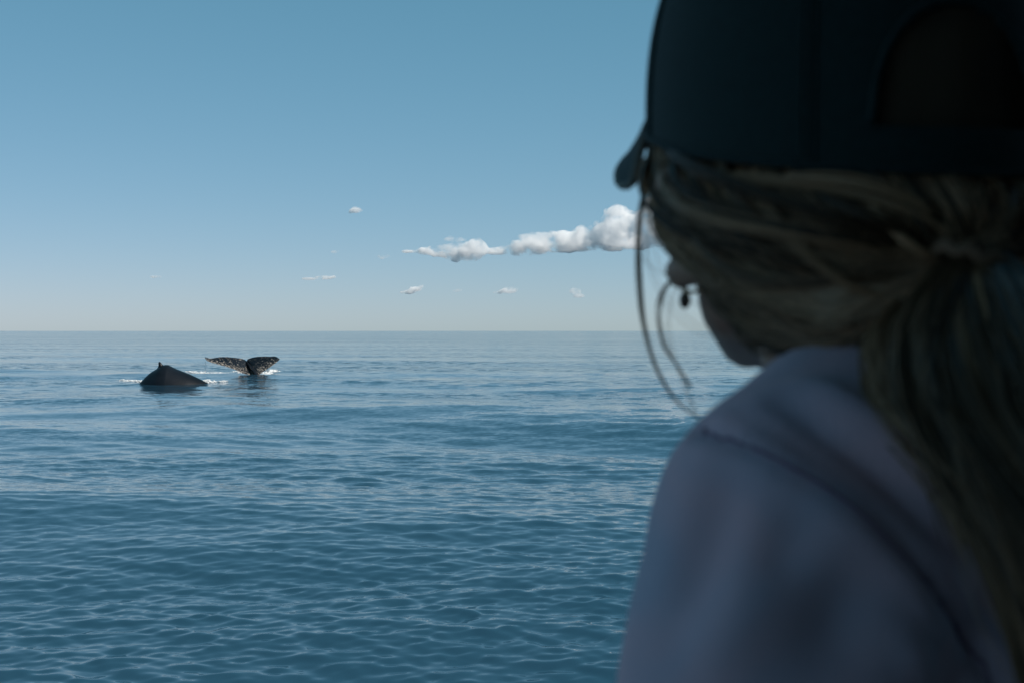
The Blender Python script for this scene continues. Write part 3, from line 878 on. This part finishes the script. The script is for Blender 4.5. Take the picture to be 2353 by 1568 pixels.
def hair():
    rng = random.Random(21)
    root = empty('hair'); root.parent = person
    # mass under the strands
    bm = bmesh.new()
    bm_ell(bm, HL(0, -.012, .085), (.079, .091, .075), head_rot)
    bm_ell(bm, HL(0, -.008, .108), (.078, .096, .094), head_rot)
    bm_ell(bm, HL(0, -.045, .035), (.060, .058, .042), head_rot)
    link('hair_mass', fuse(bm, .003, 4, 'hair_mass'), HAIR_DARK, root)
    strands = []
    for side in (1, -1):
        for lock in range(58):
            az0 = side * R(rng.uniform(2, 118)); a = abs(az0) / R(118)
            z0 = rim_z(az0) + .002; tone = rng.choice([.0, .0, .15, .35, .7, 1.1]); lift = rng.uniform(.000, .009) * (1 - .75 * a); sag = (.012 + .034 * a) * rng.uniform(.35, 1.0)
            for s in range(34):
                strands.append((scalp_strand(az0 + rng.gauss(0, R(1.3)), z0, lift + rng.gauss(0, .0008), sag + rng.gauss(0, .002), rng, 19, 1), .00045, tone + rng.gauss(0, .12)))
    # low hair swept from the nape
    for s in range(900):
        az0 = R(rng.uniform(-60, 62)); z0 = rng.uniform(.0, .03)
        strands.append((scalp_strand(az0, z0, rng.uniform(.002, .007), rng.uniform(-.004, .012), rng, 18, 1), .0003, rng.uniform(.1, .6)))
    link('scalp_hair', tubes_mesh('scalp_hair', strands, 3), HAIR, root)
    # ponytail: from the tie down over the back of the shoulder
    core = [TIE, P(2235, 640, .525), P(2240, 760, .50), P(2290, 900, .475), P(2390, 1060, .455), P(2490, 1250, .44), P(2545, 1450, .435), P(2560, 1640, .44), P(2550, 1850, .46)]
    prad = [.010, .017, .026, .031, .031, .029, .026, .022, .010]
    cp = smooth_path(core, 40); 
    rr = np.interp(np.linspace(0, 1, 40), np.linspace(0, 1, len(prad)), prad)
    strands = []
    for lock in range(115):
        th = rng.uniform(0, 6.283); q = rng.uniform(.65, 1.12); tw = rng.uniform(-.8, .8); tone = rng.choice([.0, .0, .05, .15, .35, .9]); ph = rng.uniform(0, 6.28)
        for s in range(34):
            th2 = th + rng.gauss(0, .07); q2 = q + rng.gauss(0, .035); end = 40 - rng.randint(0, 8)
            pts = []
            for k in list(range(0, end - 1, 3)) + [end - 1]:
                t = k / 39; a = th2 + tw * t + .22 * math.sin(t * 9 + ph)
                pts.append(tuple(cp[k] + Vector((math.cos(a) * rr[k] * q2, math.sin(a) * rr[k] * q2 * .7, math.sin(a + 1) * .002 * q2))))
            strands.append((pts, .0005, tone + rng.gauss(0, .12)))
    link('ponytail', tubes_mesh('ponytail', strands, 3), HAIR, root)
    # wisps that leave the ponytail over the collar
    strands = []
    for base, m_, sp_ in (([(2060, 700), (2010, 800), (2030, 900), (2090, 980), (2180, 1080), (2250, 1240)], 110, .0028),
                          ([(2120, 690), (2075, 800), (2100, 920), (2170, 1040), (2240, 1180)], 120, .003)):
        bp_ = smooth_path([P(x, y, .55 - .015 * i) for i, (x, y) in enumerate(base)], 22)
        for s in range(m_):
            o_ = Vector((rng.gauss(0, sp_), rng.gauss(0, sp_), rng.gauss(0, sp_))); o2 = Vector((rng.gauss(0, sp_), rng.gauss(0, sp_), rng.gauss(0, sp_)))
            strands.append(([tuple(p + o_ * (.4 + k / 22) + o2 * math.sin(k / 22 * 3)) for k, p in enumerate(bp_)], .0004, rng.uniform(.2, .8)))
    link('ponytail_wisps', tubes_mesh('ponytail_wisps', strands, 3), HAIR, root)
    # hair tie
    ring = [tuple(cp[1] + Vector((math.cos(a) * .0135, math.sin(a) * .0115, math.cos(a) * -.004 + .001 * math.sin(a * 9)))) for a in np.linspace(0, 2 * math.pi, 60)]
    link('hair_tie', tubes_mesh('hair_tie', [(ring, .0028)], 8), mat('hair_tie', (.22, .13, .08), rough=.8), root)
    # loose strands hanging in front of the ear
    loose = []
    def bundle(px, d, n_, sp_, r_=.00024, taper=1.0):
        path = smooth_path([P(x, y, d + i * .0) for i, (x, y) in enumerate(px)], 40)
        for s in range(n_):
            o_ = Vector((rng.gauss(0, sp_), rng.gauss(0, sp_), 0)); o2 = Vector((rng.gauss(0, sp_ * .8), rng.gauss(0, sp_), 0)); ph = rng.uniform(0, 6)
            loose.append(([tuple(p + o_ * math.sin(.6 + k / 40 * 3) + o2 * (k / 40 - .3) * .8 + Vector((.0002 * math.sin(k * .5 + ph), 0, 0))) for k, p in enumerate(path)], r_, rng.uniform(.3, .8)))
    bundle([(1500, 370), (1484, 430), (1470, 500), (1467, 590), (1471, 680), (1484, 770), (1510, 850), (1550, 915), (1600, 956), (1640, 975)], .66, 30, .00065)
    bundle([(1490, 380), (1495, 440), (1512, 500), (1540, 545), (1575, 590), (1600, 640)], .66, 22, .0008)
    bundle([(1535, 340), (1505, 365), (1487, 395), (1488, 425), (1515, 460), (1560, 520)], .655, 190, .0022, .0004)
    bundle([(1510, 500), (1535, 560), (1570, 600)], .655, 8, .001)
    bundle([(1580, 600), (1548, 635), (1520, 675), (1512, 730), (1524, 790), (1556, 840), (1588, 890)], .67, 10, .0008, .0002)
    bundle([(1590, 610), (1560, 640), (1535, 690), (1530, 760), (1560, 850), (1600, 950)], .68, 3, .002, .00015)
    # temple hair gathered under the brim
    for s in range(650):
        a = rng.uniform(0, 1)
        p0 = HL(.069 + rng.gauss(0, .0015), .052 - .03 * a + rng.gauss(0, .004), .083 + rng.gauss(0, .002))
        p1 = HL(.081 + rng.gauss(0, .0015), .020 - .02 * a + rng.gauss(0, .003), .078 + rng.gauss(0, .003))
        p2 = HL(.0825 + rng.gauss(0, .0015), -.012 - .012 * a, .052 + rng.gauss(0, .006))
        p3 = HL(.072, -.04 - .01 * a, .028 + rng.gauss(0, .006)); p4 = HL(.045, -.082, .015 + rng.gauss(0, .006)); p5 = TIE + Vector((rng.gauss(0, .005), 0, rng.gauss(0, .006)))
        loose.append(([tuple(p) for p in smooth_path([p0, p1, p2, p3, p4, p5], 24)], .00035, rng.uniform(.2, .9)))
    # untidy locks: some slip low over the jaw and neck before they are caught by the tie
    for lk in range(26):
        a_ = rng.uniform(.0, 1.0); tone = rng.choice([.0, .15, .5, 1.0])
        q0 = HL(.080, -.006 - .03 * a_, .062); q1 = HL(.074 - .004 * a_, -.012 - .02 * a_, .030 - .012 * a_ + rng.gauss(0, .004))
        q2 = HL(.060, -.042, .006 + rng.gauss(0, .006)); q3 = HL(.038, -.078, -.002 + rng.gauss(0, .006)); q4 = HL(.014, -.096, .014 + rng.gauss(0, .005))
        for s in range(16):
            w_ = [Vector((rng.gauss(0, .0014), rng.gauss(0, .0010), rng.gauss(0, .0014))) for _ in range(6)]
            loose.append(([tuple(p) for p in smooth_path([q0 + w_[0], q1 + w_[1], q2 + w_[2], q3 + w_[3], q4 + w_[4], TIE + w_[5] * 2], 18)], .0004, tone))
    for lk in range(34):
        az_ = R(rng.uniform(-80, 105)); lf = rng.uniform(.007, .014); sg = rng.uniform(-.006, .034); tone = rng.choice([.0, .2, .7, 1.1]); sd = rng.random()
        for s in range(14):
            r2_ = random.Random(sd)
            loose.append((scalp_strand(az_ + rng.gauss(0, R(.8)), rim_z(az_), lf + rng.gauss(0, .0004), sg + rng.gauss(0, .0012), r2_, 19, 2.2), .0004, tone))
    for s in range(60):
        st_ = scalp_strand(R(rng.uniform(-100, 110)), .06, rng.uniform(.004, .018), rng.uniform(.0, .05), rng, 26, 2)
        loose.append((st_, .00016, .8))
    for s in range(40):
        k0 = rng.randint(4, 20); th = rng.uniform(0, 6.28); st_ = []
        for k in range(k0, min(k0 + 16, 40)):
            q = 1.0 + .45 * math.sin((k - k0) / 16 * math.pi)
            st_.append(tuple(cp[k] + Vector((math.cos(th) * rr[k] * q, math.sin(th) * rr[k] * q * .7, 0))))
        loose.append((st_, .00016, .8))
    link('loose_hair', tubes_mesh('loose_hair', loose, 3), HAIR, root)
hair()

for o in list(COL.objects):
    if o.parent and o.parent.parent == person and o.parent.type == 'EMPTY': pass
inv = Matrix.Translation(-Vector(person.location))
for o in COL.objects:
    if o.parent == person: o.matrix_parent_inverse = inv
